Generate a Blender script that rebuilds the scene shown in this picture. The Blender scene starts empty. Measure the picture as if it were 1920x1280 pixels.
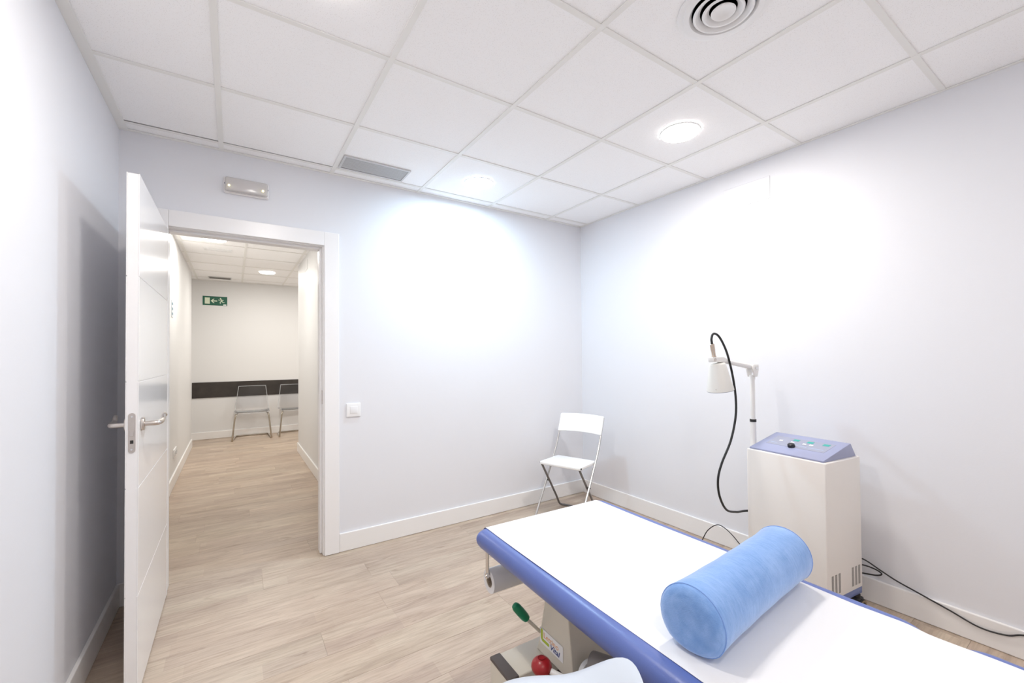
import bpy, bmesh, math, random
from mathutils import Vector, Matrix, Quaternion

random.seed(7)
S = bpy.context.scene
COL = S.collection
PI = math.pi

# ------------------------------------------------------------------ camera
CAM = Vector((-2.76236, -3.02776, 1.29312))
yaw, pitch, roll = 0.590072, 0.0154545, -0.0086305
fwd = Vector((math.sin(yaw), math.cos(yaw), 0)); rt = Vector((math.cos(yaw), -math.sin(yaw), 0)); up = Vector((0, 0, 1))
f2 = math.cos(pitch)*fwd + math.sin(pitch)*up
u2 = -math.sin(pitch)*fwd + math.cos(pitch)*up
r3 = math.cos(roll)*rt + math.sin(roll)*u2
u3 = -math.sin(roll)*rt + math.cos(roll)*u2
cd = bpy.data.cameras.new('camera')
cd.sensor_fit = 'HORIZONTAL'; cd.sensor_width = 36.0
cd.lens = 796.563/1920*36.0
cd.shift_x = -10.8875/1920; cd.shift_y = 14.0125/1920
cd.clip_start = 0.02; cd.clip_end = 60
cam = bpy.data.objects.new('camera', cd); COL.objects.link(cam)
cam.matrix_world = Matrix(((r3.x, u3.x, -f2.x, CAM.x), (r3.y, u3.y, -f2.y, CAM.y), (r3.z, u3.z, -f2.z, CAM.z), (0, 0, 0, 1)))
S.camera = cam

# ------------------------------------------------------------------ world, light levels, exposure
w = bpy.data.worlds.new('world'); S.world = w; w.use_nodes = True
w.node_tree.nodes['Background'].inputs[0].default_value = (0.8, 0.85, 1, 1)
w.node_tree.nodes['Background'].inputs[1].default_value = 0.15
S.view_settings.view_transform = 'Standard'; S.view_settings.look = 'None'
S.view_settings.gamma = 1.0; S.view_settings.use_curve_mapping = False
S.view_settings.exposure = 0.20
WARM = (1.0, 0.950, 0.895); COOL = (0.60, 0.82, 1.0); HALLC = (1.0, 0.965, 0.90)
S.cycles.max_bounces = 14; S.cycles.diffuse_bounces = 10
# (x, y, z, colour, watts, label)
LAMPS = [
    (-0.723, -1.604, 0, WARM, 15, 'lit round ceiling lamp nearest the right wall, with a warm halo'),
    (-1.323, -0.404, 0, COOL, 14.6, 'lit round ceiling lamp near the door wall, with a cool white glow'),
    (-2.523, -1.604, 0, WARM, 11.2, 'lit round ceiling lamp cut off by the top edge of the photo'),
    (-2.523, -3.404, 0, WARM, 6.8, 'added round ceiling lamp, unseen behind the viewer beside the left wall'),  # unseen lamp added behind the viewer, its place is a guess
    (-1.323, -4.004, 0, WARM, 8.5, 'added round ceiling lamp, unseen behind the viewer near the rear wall'),  # unseen lamp added to brighten the ceiling by bounced light
    (-2.925, 2.45, 1, HALLC, 15.8, 'nearer of the two lit round lamps in the hallway ceiling'),
    (-2.35, 4.19, 1, HALLC, 15.8, 'farther of the two lit round lamps in the hallway ceiling'),
    (-0.60, 4.19, 1, HALLC, 18, 'added round hallway lamp, unseen round the corner to the right'),  # added lamp with no visible fitting, placed by guess
]
ZC = 2.512      # room ceiling
ZH = 2.545      # hall ceiling

# ------------------------------------------------------------------ helpers
MATS = {}
def mat(name, col, rough=0.5, metal=0.0, spec=0.5, bump=None, var=None, **kw):
    if name in MATS: return MATS[name]
    m = bpy.data.materials.new(name); m.use_nodes = True
    nt = m.node_tree; b = nt.nodes['Principled BSDF']
    b.inputs['Base Color'].default_value = (*col, 1)
    b.inputs['Roughness'].default_value = rough; b.inputs['Metallic'].default_value = metal
    b.inputs['Specular IOR Level'].default_value = spec
    for k, v in kw.items():
        b.inputs[k.replace('_', ' ')].default_value = v
    if bump or var:
        tc = nt.nodes.new('ShaderNodeTexCoord')
    if bump:
        n = nt.nodes.new('ShaderNodeTexNoise'); n.inputs['Scale'].default_value = bump[0]; n.inputs['Detail'].default_value = 4
        nt.links.new(tc.outputs['Object'], n.inputs['Vector'])
        bp = nt.nodes.new('ShaderNodeBump'); bp.inputs['Strength'].default_value = bump[1]; bp.inputs['Distance'].default_value = 0.002
        nt.links.new(n.outputs[0], bp.inputs['Height']); nt.links.new(bp.outputs[0], b.inputs['Normal'])
    if var:
        n = nt.nodes.new('ShaderNodeTexNoise'); n.inputs['Scale'].default_value = var[0]; n.inputs['Detail'].default_value = 5
        nt.links.new(tc.outputs['Object'], n.inputs['Vector'])
        r = nt.nodes.new('ShaderNodeValToRGB')
        r.color_ramp.elements[0].position = 0.3; r.color_ramp.elements[1].position = 0.7
        r.color_ramp.elements[0].color = (*[c*(1-var[1]) for c in col], 1)
        r.color_ramp.elements[1].color = (*[min(1, c*(1+var[1])) for c in col], 1)
        nt.links.new(n.outputs[0], r.inputs[0]); nt.links.new(r.outputs[0], b.inputs['Base Color'])
    MATS[name] = m; return m

def emis(name, col, st):
    m = bpy.data.materials.new(name); m.use_nodes = True; nt = m.node_tree
    b = nt.nodes['Principled BSDF']; b.inputs['Base Color'].default_value = (0.9, 0.9, 0.9, 1)
    b.inputs['Emission Color'].default_value = (*col, 1); b.inputs['Emission Strength'].default_value = st
    return m

def bm_box(bm, lo, hi, bevel=0.0, seg=1):
    lo = Vector(lo); hi = Vector(hi)
    r = bmesh.ops.create_cube(bm, size=1.0)
    vs = r['verts']
    for v in vs:
        v.co = Vector(((lo.x+hi.x)/2 + v.co.x*(hi.x-lo.x), (lo.y+hi.y)/2 + v.co.y*(hi.y-lo.y), (lo.z+hi.z)/2 + v.co.z*(hi.z-lo.z)))
    if bevel > 0:
        es = list({e for v in vs for e in v.link_edges})
        r = bmesh.ops.bevel(bm, geom=es, offset=bevel, segments=seg, affect='EDGES', profile=0.5)
        return list({v for f in r['faces'] for v in f.verts} | {v for v in vs if v.is_valid})
    return vs

def bm_cyl(bm, a, b, r1, r2=None, seg=20, cap=True):
    a = Vector(a); b = Vector(b); d = b-a
    if r2 is None: r2 = r1
    q = d.to_track_quat('Z', 'Y').to_matrix().to_4x4()
    M = Matrix.Translation((a+b)/2) @ q
    return bmesh.ops.create_cone(bm, cap_ends=cap, segments=seg, radius1=r1, radius2=r2, depth=d.length, matrix=M)['verts']

def bm_lathe(bm, prof, M=Matrix.Identity(4), seg=40, closed=False):
    rings = []
    for (r, z) in prof:
        ring = []
        for i in range(seg):
            a = 2*PI*i/seg
            ring.append(bm.verts.new(M @ Vector((r*math.cos(a), r*math.sin(a), z))))
        rings.append(ring)
    n = len(rings)
    for k in range(n if closed else n-1):
        A, B = rings[k], rings[(k+1) % n]
        for i in range(seg):
            j = (i+1) % seg
            bm.faces.new((A[i], A[j], B[j], B[i]))
    if not closed:
        if prof[0][0] > 1e-5: bm.faces.new(list(reversed(rings[0])))
        if prof[-1][0] > 1e-5: bm.faces.new(rings[-1])
    return rings

def smooth_path(pts, n=8, closed=False):
    P = [Vector(p) for p in pts]; out = []
    N = len(P)
    for i in range(N if closed else N-1):
        p0 = P[(i-1) % N] if closed or i > 0 else P[0]*2-P[1]
        p1 = P[i]; p2 = P[(i+1) % N]
        p3 = P[(i+2) % N] if closed or i+2 < N else P[-1]*2-P[-2]
        for k in range(n):
            t = k/n
            out.append(0.5*((2*p1)+(-p0+p2)*t+(2*p0-5*p1+4*p2-p3)*t*t+(-p0+3*p1-3*p2+p3)*t**3))
    if not closed: out.append(P[-1])
    return out

def bm_tube(bm, pts, r, seg=10, closed=False, rad=None):
    P = [Vector(p) for p in pts]; N = len(P); rings = []; prev = None
    for i in range(N):
        if closed: t = (P[(i+1) % N]-P[i-1]).normalized()
        elif i == 0: t = (P[1]-P[0]).normalized()
        elif i == N-1: t = (P[-1]-P[-2]).normalized()
        else: t = (P[i+1]-P[i-1]).normalized()
        if prev is None:
            a = Vector((0, 0, 1)) if abs(t.z) < 0.9 else Vector((1, 0, 0))
            nrm = t.cross(a).normalized()
        else:
            nrm = (prev - t*prev.dot(t)).normalized()
        prev = nrm; bi = t.cross(nrm)
        rr = rad[i] if rad else r
        rings.append([bm.verts.new(P[i] + nrm*rr*math.cos(2*PI*k/seg) + bi*rr*math.sin(2*PI*k/seg)) for k in range(seg)])
    for i in range(N if closed else N-1):
        A, B = rings[i], rings[(i+1) % N]
        for k in range(seg):
            j = (k+1) % seg
            bm.faces.new((A[k], A[j], B[j], B[k]))
    if not closed:
        bm.faces.new(list(reversed(rings[0]))); bm.faces.new(rings[-1])

def bm_prism(bm, poly, axis, lo, hi, bevel=0.0, seg=2):
    """poly: 2D points in the plane of the two other axes (cyclic order), extruded lo..hi along axis"""
    def mk(p, h):
        return {'x': Vector((h, p[0], p[1])), 'y': Vector((p[0], h, p[1])), 'z': Vector((p[0], p[1], h))}[axis]
    A = [bm.verts.new(mk(p, lo)) for p in poly]; B = [bm.verts.new(mk(p, hi)) for p in poly]
    n = len(poly); fs = [bm.faces.new(A), bm.faces.new(list(reversed(B)))]
    for i in range(n):
        j = (i+1) % n; fs.append(bm.faces.new((A[j], A[i], B[i], B[j])))
    bmesh.ops.recalc_face_normals(bm, faces=fs)
    if bevel:
        es = list({e for f in fs for e in f.edges})
        bmesh.ops.bevel(bm, geom=es, offset=bevel, segments=seg, affect='EDGES', profile=0.5)

def mesh_of(name, bm, m, smooth=False, angle=35):
    bmesh.ops.recalc_face_normals(bm, faces=bm.faces)
    me = bpy.data.meshes.new(name); bm.to_mesh(me); bm.free()
    for mm in (m if isinstance(m, (list, tuple)) else [m]): me.materials.append(mm)
    if smooth:
        me.polygons.foreach_set('use_smooth', [True]*len(me.polygons))
        try: me.set_sharp_from_angle(angle=math.radians(angle))
        except Exception: pass
    me.update(); return me

def obj(name, bm, m, parent=None, smooth=False, angle=35, label=None):
    o = bpy.data.objects.new(name, mesh_of(name, bm, m, smooth, angle)); COL.objects.link(o)
    if parent: o.parent = parent
    if label: o['label'] = label
    return o

def inst(name, me, parent, loc=(0, 0, 0), rot=(0, 0, 0), scale=(1, 1, 1)):
    o = bpy.data.objects.new(name, me); COL.objects.link(o); o.parent = parent
    o.location = loc; o.rotation_euler = rot; o.scale = scale
    return o

def tag(o, label, cat, group=None, kind=None):
    o['label'] = label; o['category'] = cat
    if group: o['group'] = group
    if kind: o['kind'] = kind
    return o

def thing(name, label, cat, loc=(0, 0, 0), rotz=0, group=None, kind=None):
    o = bpy.data.objects.new(name, None); COL.objects.link(o); o.empty_display_size = 0.1
    o.location = loc; o.rotation_euler = (0, 0, rotz)
    return tag(o, label, cat, group, kind)

def box(name, lo, hi, m, parent=None, bevel=0, seg=1, smooth=False, label=None):
    bm = bmesh.new(); bm_box(bm, lo, hi, bevel, seg); return obj(name, bm, m, parent, smooth, label=label)

def copy_tree(o, parent=None):
    c = o.copy(); COL.objects.link(c); c.parent = parent
    for ch in list(o.children): copy_tree(ch, c)
    return c

# ------------------------------------------------------------------ materials
M_wall = mat('wall_paint', (0.765, 0.772, 0.805), 0.55, spec=0.3, bump=(140, 0.10))
M_hall = mat('hall_paint', (0.745, 0.745, 0.745), 0.55, spec=0.3, bump=(140, 0.10))
M_white = mat('white_lacquer', (0.86, 0.85, 0.85), 0.28)
M_door = mat('white_door_lacquer', (0.85, 0.84, 0.84), 0.16)
M_base = mat('white_skirting', (0.85, 0.84, 0.83), 0.35)
M_tbar = mat('grid_bar_white', (0.84, 0.835, 0.81), 0.5)
M_dark = mat('dark_void', (0.035, 0.03, 0.028), 0.9)
M_plast = mat('white_plastic', (0.86, 0.86, 0.86), 0.35)
M_blackp = mat('black_plastic', (0.015, 0.015, 0.016), 0.35)
M_rubber = mat('black_rubber', (0.012, 0.012, 0.013), 0.45)
M_chrome = mat('chrome', (0.72, 0.71, 0.70), 0.16, 1.0)
M_satin = mat('satin_nickel', (0.62, 0.57, 0.53), 0.3, 1.0)
M_vinyl = mat('blue_vinyl', (0.098, 0.145, 0.40), 0.33, bump=(260, 0.12), spec=0.5)
M_paper = mat('white_paper', (0.76, 0.76, 0.77), 0.75, bump=(30, 0.15))
M_cream = mat('cream_enamel', (0.68, 0.64, 0.55), 0.38)
M_mach = mat('cream_machine_enamel', (0.83, 0.80, 0.765), 0.42, bump=(320, 0.08))
M_mblue = mat('machine_blue_plastic', (0.33, 0.355, 0.52), 0.4)
M_grey = mat('grey_label', (0.30, 0.31, 0.38), 0.45)

def tile_mat():
    m = bpy.data.materials.new('mineral_fibre_tile'); m.use_nodes = True; nt = m.node_tree; b = nt.nodes['Principled BSDF']
    b.inputs['Roughness'].default_value = 0.9
    g = nt.nodes.new('ShaderNodeNewGeometry')
    n = nt.nodes.new('ShaderNodeTexNoise'); n.inputs['Scale'].default_value = 230; n.inputs['Detail'].default_value = 3
    v = nt.nodes.new('ShaderNodeTexVoronoi'); v.inputs['Scale'].default_value = 190
    r = nt.nodes.new('ShaderNodeValToRGB'); r.color_ramp.elements[0].position = 0.12; r.color_ramp.elements[1].position = 0.26
    r.color_ramp.elements[0].color = (0.76, 0.75, 0.74, 1); r.color_ramp.elements[1].color = (0.955, 0.955, 0.96, 1)
    bp = nt.nodes.new('ShaderNodeBump'); bp.inputs['Strength'].default_value = 0.25; bp.inputs['Distance'].default_value = 0.002
    L = nt.links.new
    L(g.outputs['Position'], n.inputs['Vector']); L(g.outputs['Position'], v.inputs['Vector'])
    L(v.outputs['Distance'], r.inputs[0]); L(r.outputs[0], b.inputs['Base Color'])
    L(n.outputs[0], bp.inputs['Height']); L(bp.outputs[0], b.inputs['Normal'])
    return m
M_tile = tile_mat()

def plank_mat():
    m = bpy.data.materials.new('oak_laminate'); m.use_nodes = True; nt = m.node_tree; b = nt.nodes['Principled BSDF']
    N = nt.nodes.new; L = nt.links.new
    g = N('ShaderNodeNewGeometry'); oi = N('ShaderNodeObjectInfo')
    off = N('ShaderNodeVectorMath'); off.operation = 'SCALE'; off.inputs[0].default_value = (37.0, 91.0, 13.0)
    L(oi.outputs['Random'], off.inputs['Scale'])
    add = N('ShaderNodeVectorMath'); add.operation = 'ADD'; L(g.outputs['Position'], add.inputs[0]); L(off.outputs[0], add.inputs[1])
    def noise(sc, vec, det, dist=0.0):
        mp = N('ShaderNodeVectorMath'); mp.operation = 'MULTIPLY'; mp.inputs[1].default_value = vec; L(add.outputs[0], mp.inputs[0])
        n = N('ShaderNodeTexNoise'); n.inputs['Scale'].default_value = sc; n.inputs['Detail'].default_value = det
        n.inputs['Distortion'].default_value = dist; n.inputs['Roughness'].default_value = 0.6
        L(mp.outputs[0], n.inputs['Vector']); return n
    n1 = noise(1.0, (1.5, 9, 1), 5, 0.9)     # broad figure
    n2 = noise(1.0, (6, 85, 1), 5, 0.8)      # fine grain
    n3 = noise(1.0, (3.2, 11, 1), 2, 2.0)     # knots / blotches
    r1 = N('ShaderNodeValToRGB'); e = r1.color_ramp.elements
    e[0].position = 0.26; e[0].color = (0.385, 0.305, 0.240, 1); e[1].position = 0.72; e[1].color = (0.565, 0.480, 0.390, 1)
    x = e.new(0.5); x.color = (0.480, 0.392, 0.314, 1)
    L(n1.outputs[0], r1.inputs[0])
    r2 = N('ShaderNodeValToRGB'); e = r2.color_ramp.elements
    e[0].position = 0.34; e[0].color = (0.84, 0.825, 0.81, 1); e[1].position = 0.58; e[1].color = (1.04, 1.04, 1.04, 1); L(n2.outputs[0], r2.inputs[0])
    mx = N('ShaderNodeMixRGB'); mx.blend_type = 'MULTIPLY'; mx.inputs[0].default_value = 1; L(r1.outputs[0], mx.inputs[1]); L(r2.outputs[0], mx.inputs[2])
    r3 = N('ShaderNodeValToRGB'); e = r3.color_ramp.elements
    e[0].position = 0.24; e[0].color = (0.72, 0.68, 0.64, 1); e[1].position = 0.38; e[1].color = (1, 1, 1, 1); L(n3.outputs[0], r3.inputs[0])
    m2 = N('ShaderNodeMixRGB'); m2.blend_type = 'MULTIPLY'; m2.inputs[0].default_value = 0.8; L(mx.outputs[0], m2.inputs[1]); L(r3.outputs[0], m2.inputs[2])
    # per plank tone
    r4 = N('ShaderNodeValToRGB'); e = r4.color_ramp.elements
    e[0].position = 0; e[0].color = (0.95, 0.94, 0.94, 1); e[1].position = 1; e[1].color = (1.04, 1.03, 1.01, 1)
    x = e.new(0.45); x.color = (1.0, 0.97, 0.97, 1); L(oi.outputs['Random'], r4.inputs[0])
    m3 = N('ShaderNodeMixRGB'); m3.blend_type = 'MULTIPLY'; m3.inputs[0].default_value = 1; L(m2.outputs[0], m3.inputs[1]); L(r4.outputs[0], m3.inputs[2])
    # the laminate print: two strips per plank, each block of strip with its own tone
    sx = N('ShaderNodeSeparateXYZ'); L(g.outputs['Position'], sx.inputs[0])
    def mth(op, a, b_=None):
        q = N('ShaderNodeMath'); q.operation = op
        for i_, v_ in enumerate((a, b_)):
            if v_ is None: continue
            if isinstance(v_, (int, float)): q.inputs[i_].default_value = v_
            else: L(v_, q.inputs[i_])
        return q.outputs[0]
    iy = mth('FLOOR', mth('DIVIDE', mth('ADD', sx.outputs[1], .25), .096))
    w1 = N('ShaderNodeTexWhiteNoise'); w1.noise_dimensions = '1D'; L(iy, w1.inputs['W'])
    ix = mth('FLOOR', mth('DIVIDE', mth('ADD', sx.outputs[0], mth('MULTIPLY', w1.outputs['Value'], 2.3)), .58))
    cb_ = N('ShaderNodeCombineXYZ'); L(ix, cb_.inputs[0]); L(iy, cb_.inputs[1])
    w2 = N('ShaderNodeTexWhiteNoise'); w2.noise_dimensions = '2D'; L(cb_.outputs[0], w2.inputs['Vector'])
    r5 = N('ShaderNodeValToRGB'); e = r5.color_ramp.elements
    e[0].position = 0; e[0].color = (0.92, 0.90, 0.90, 1); e[1].position = 1; e[1].color = (1.05, 1.065, 1.05, 1)
    x = e.new(0.5); x.color = (1.0, 0.985, 0.97, 1); L(w2.outputs['Value'], r5.inputs[0])
    m4 = N('ShaderNodeMixRGB'); m4.blend_type = 'MULTIPLY'; m4.inputs[0].default_value = 1; L(m3.outputs[0], m4.inputs[1]); L(r5.outputs[0], m4.inputs[2])
    L(m4.outputs[0], b.inputs['Base Color'])
    b.inputs['Roughness'].default_value = 0.38; b.inputs['Specular IOR Level'].default_value = 0.4
    bp = N('ShaderNodeBump'); bp.inputs['Strength'].default_value = 0.12; bp.inputs['Distance'].default_value = 0.001
    L(n2.outputs[0], bp.inputs['Height']); L(bp.outputs[0], b.inputs['Normal'])
    return m
M_plank = plank_mat()

def bolster_mat():
    m = bpy.data.materials.new('blue_velour'); m.use_nodes = True; nt = m.node_tree; b = nt.nodes['Principled BSDF']
    N = nt.nodes.new; L = nt.links.new
    tc = N('ShaderNodeTexCoord'); mp = N('ShaderNodeVectorMath'); mp.operation = 'MULTIPLY'; mp.inputs[1].default_value = (3.5, 7, 7)
    L(tc.outputs['Object'], mp.inputs[0])
    n = N('ShaderNodeTexNoise'); n.inputs['Scale'].default_value = 1.6; n.inputs['Detail'].default_value = 7; n.inputs['Roughness'].default_value = 0.6; n.inputs['Distortion'].default_value = 0.3
    L(mp.outputs[0], n.inputs['Vector'])
    r = N('ShaderNodeValToRGB'); e = r.color_ramp.elements
    e[0].position = 0.33; e[0].color = (0.13, 0.28, 0.60, 1); e[1].position = 0.67; e[1].color = (0.29, 0.46, 0.80, 1)
    mp2 = N('ShaderNodeVectorMath'); mp2.operation = 'MULTIPLY'; mp2.inputs[1].default_value = (150, 28, 28); L(tc.outputs['Object'], mp2.inputs[0])
    n3 = N('ShaderNodeTexNoise'); n3.inputs['Scale'].default_value = 1.0; n3.inputs['Detail'].default_value = 4; n3.inputs['Distortion'].default_value = 0.6; L(mp2.outputs[0], n3.inputs['Vector'])
    ad = N('ShaderNodeMixRGB'); ad.inputs[0].default_value = .38; L(n.outputs[0], ad.inputs[1]); L(n3.outputs[0], ad.inputs[2])
    L(ad.outputs[0], r.inputs[0]); L(r.outputs[0], b.inputs['Base Color'])
    b.inputs['Roughness'].default_value = 0.7
    b.inputs['Sheen Weight'].default_value = 0.7; b.inputs['Sheen Roughness'].default_value = 0.4; b.inputs['Sheen Tint'].default_value = (0.8, 0.88, 1, 1)
    n2 = N('ShaderNodeTexNoise'); n2.inputs['Scale'].default_value = 380; L(tc.outputs['Object'], n2.inputs['Vector'])
    bp = N('ShaderNodeBump'); bp.inputs['Strength'].default_value = 0.35; bp.inputs['Distance'].default_value = 0.002
    L(n2.outputs[0], bp.inputs['Height']); L(bp.outputs[0], b.inputs['Normal'])
    return m
M_bolster = bolster_mat()

def glass_mat(name, tint, rough=0.02):
    m = bpy.data.materials.new(name); m.use_nodes = True; b = m.node_tree.nodes['Principled BSDF']
    b.inputs['Base Color'].default_value = (*tint, 1); b.inputs['Roughness'].default_value = rough
    b.inputs['Transmission Weight'].default_value = 1.0; b.inputs['IOR'].default_value = 1.45
    return m
def acrylic():
    m = bpy.data.materials.new('clear_acrylic'); m.use_nodes = True; nt = m.node_tree; N = nt.nodes.new; L = nt.links.new
    out = nt.nodes['Material Output']; tr = N('ShaderNodeBsdfTransparent'); tr.inputs[0].default_value = (.985, .985, .99, 1)
    gl = N('ShaderNodeBsdfGlossy'); gl.inputs['Roughness'].default_value = .28
    fr = N('ShaderNodeFresnel'); fr.inputs[0].default_value = 1.30
    mx = N('ShaderNodeMixShader'); L(fr.outputs[0], mx.inputs[0]); L(tr.outputs[0], mx.inputs[1]); L(gl.outputs[0], mx.inputs[2]); L(mx.outputs[0], out.inputs[0])
    return m
M_acryl = acrylic()
M_edge = mat('acrylic_edge_glint', (.80, .82, .84), .12, Transmission_Weight=.45)  # pale colour stands in for the bright glint along the clear edges
M_cover = mat('milky_cover', (0.86, 0.83, 0.82), 0.18, Transmission_Weight=0.45)
M_frost = glass_mat('clear_diffuser', (0.97, 0.96, 0.95), 0.25)

# ------------------------------------------------------------------ floor
YB = -4.6
XL = -3.268
floor = thing('floor', 'grey-beige oak laminate plank floor running from the room into the hallway', 'floor', kind='structure')
bm = bmesh.new(); bm_box(bm, (-3.7, YB-.15, -.06), (1.4, 5.6, -.0085)); obj('subfloor', bm, mat('underlay', (.16, .125, .10), .9), floor)
PW, PL = 0.192, 1.285
pl_cache = {}
def plank_mesh(L):
    k = round(L, 5)
    if k not in pl_cache:
        b = bmesh.new(); bm_box(b, (0, 0.0004, -.008), (k-.0004, PW-.0004, 0), 0.0004, 1)
        pl_cache[k] = mesh_of('plank', b, M_plank)
    return pl_cache[k]
Y0R = -.25-23*PW
JOINT = {22: -2.08, 23: -2.62, 20: -2.10, 19: -2.42, 24: -2.30, 27: -2.95}
rows = int((5.45-Y0R)/PW)+1
for i in range(rows):
    y0 = Y0R + i*PW
    x0, x1 = (-3.29, 0.02)
    if y0 > 0.1: x0, x1 = -3.29, -1.98
    if y0+PW > 3.69: x0, x1 = -3.62, 1.0
    off = (i*0.37 + random.choice((0, .21, .4))) % 1.0 * PL
    x = x0 - off
    if i in JOINT:
        x = JOINT[i]
        while x > x0: x -= PL
    while x < x1:
        a, c = max(x, x0), min(x+PL, x1)
        if c-a > 0.02:
            inst('plank', plank_mesh(c-a), floor, (a, y0, 0))
        x += PL

# ------------------------------------------------------------------ walls
def struct(name, boxes, m, label, cat='wall'):
    bm = bmesh.new()
    for lo, hi in boxes: bm_box(bm, lo, hi)
    o = obj(name, bm, m); tag(o, label, cat, kind='structure'); return o
TB = 0.12
DX0, DX1, DZ = -3.085, -2.262, 2.035   # rough opening
HW = 2.62
struct('wall_right', [((0, YB, 0), (.1, TB, HW))], M_wall, 'pale grey right-hand wall behind the machine')
struct('wall_left', [((XL-.1, YB, 0), (XL, TB, HW))], M_wall, 'pale grey left-hand wall with the shadow of the door')
struct('wall_front', [((XL-.1, YB-.1, 0), (.1, YB, HW))], M_wall, 'pale grey wall behind the viewer')
bm = bmesh.new()
bm_box(bm, (XL, 0, 0), (DX0, TB, HW)); bm_box(bm, (DX1, 0, 0), (0, TB, HW)); bm_box(bm, (DX0, 0, DZ), (DX1, TB, HW))
o = obj('wall_back', bm, M_wall); tag(o, 'pale grey door wall lit by the cool lamp', 'wall', kind='structure')
HX0, HX1 = -3.272, -2.015
struct('wall_hall_left', [((HX0-.3, TB, 0), (HX0, 4.78, HW)), ((HX0-.3, 4.78, 0), (HX0-.16, 5.4, HW))], M_hall, 'warm grey hallway wall on the left, seen through the doorway')
struct('wall_hall_right', [((HX1, TB, 0), (HX1+.1, 3.45, HW)), ((HX1, 3.45, 0), (1.1, 3.55, HW))], M_hall, 'warm grey hallway wall on the right, ending at an outer corner')
struct('wall_hall_end', [((HX0-.3, 5.4, 0), (1.1, 5.5, HW))], M_hall, 'warm grey hallway end wall with the exit sign and dark rail')
struct('wall_hall_side', [((1.0, 3.55, 0), (1.1, 5.4, HW))], M_hall, 'hallway wall out of sight round the corner')

# skirting
def skirting(name, lo, hi, label):
    bm = bmesh.new(); bm_box(bm, lo, hi, 0.004, 2); o = obj(name, bm, M_base); tag(o, label, 'baseboard', kind='structure')
BH = 0.122; BT = 0.015
skirting('baseboard_back', (-2.176, -BT, 0.001), (0, 0, BH), 'white skirting board along the door wall')
skirting('baseboard_back_left', (XL, -BT, 0.001), (-3.155, 0, BH), 'short white skirting board in the corner behind the open door')
skirting('baseboard_right', (-BT, YB, 0.001), (0, -BT, BH), 'white skirting board along the right wall behind the machine')
skirting('baseboard_left', (XL, YB, 0.001), (XL+BT, -BT, BH), 'white skirting board along the left wall')
skirting('baseboard_hall_left', (HX0, TB, 0.001), (HX0+BT, 4.78, BH), 'cream skirting board on the left of the hallway')
skirting('baseboard_hall_right', (HX1-BT, TB, 0.001), (HX1, 3.55+BT, BH), 'cream skirting board on the right of the hallway')
skirting('baseboard_hall_end', (HX0-.15, 5.4-BT, 0.001), (1.0, 5.4, BH*0.95), 'cream skirting board under the dark rail at the hallway end')

# ------------------------------------------------------------------ ceilings: panels in a T-bar grid
def ceiling(name, label, x0, x1, y0, y1, z, xs, ys, short=(), perim=0.024):
    c = thing(name, label, 'ceiling', kind='structure')
    box('slab', (x0, y0, z+.03), (x1, y1, z+.10), M_dark, c)
    def bar(lo, hi):
        b = bmesh.new(); bm_box(b, lo, hi, 0.0008, 1); obj('grid_bar', b, M_tbar, c)
    H = 0.012
    for x in xs: bar((x-H, y0+.02, z), (x+H, y1-.02, z+.004))
    xx = [x0+.018]+sorted(xs)+[x1-.018]
    for y in ys:
        for a, b_ in zip(xx[:-1], xx[1:]):
            la = a+H if a in xs else a
            lb = b_-H if b_ in xs else b_
            bar((la, y-H, z+.0003), (lb, y+H, z+.004))
    for lo, hi in (((x0, y0, z-.001), (x1, y0+perim, z+.003)), ((x0, y1-perim, z-.001), (x1, y1, z+.003)),
                   ((x0, y0+perim, z-.001), (x0+perim*1.6, y1-perim, z+.003)), ((x1-perim*.7, y0+perim, z-.001), (x1, y1-perim, z+.003))):
        b = bmesh.new(); bm_box(b, lo, hi, 0.0008, 1); obj('edge_trim', b, M_tbar, c)
    X = [x0]+sorted(xs)+[x1]; Y = [y0]+sorted(ys)+[y1]
    cache = {}
    for i in range(len(X)-1):
        for j in range(len(Y)-1):
            ax, bx, ay, by = X[i], X[i+1], Y[j], Y[j+1]
            sh = 0.0
            for (si, sj, s) in short:
                if si == i and sj == j-(len(Y)-1): sh = s
            lx, ly = bx-ax-.006, by-ay-.006-sh
            key = (round(lx, 3), round(ly, 3))
            if key not in cache:
                b = bmesh.new(); bm_box(b, (0, 0, 0), (key[0], key[1], .014), 0.0015, 1); cache[key] = mesh_of('ceiling_panel', b, M_tile)
            inst('ceiling_panel', cache[key], c, (ax+.003, ay+.003, z+.0045+random.uniform(0, .0006)))
    return c
xs = [-0.423-0.6*k for k in range(5)]
ys = [-0.104-0.6*k for k in range(8)]
ceiling('ceiling', 'white suspended ceiling of speckled mineral panels in a grid', XL, 0, YB, 0, ZC, xs, ys,
        short=((0, -2, .013), (1, -2, .011)))
ceiling('ceiling_hall', 'cream suspended panel ceiling of the hallway seen through the doorway', HX0-.16, 1.0, TB, 5.4, ZH,
        [-3.235, -2.645, -2.055, -1.455, -.855, -.255, .345], [2.69+.6*k for k in range(-4, 5)])

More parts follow.
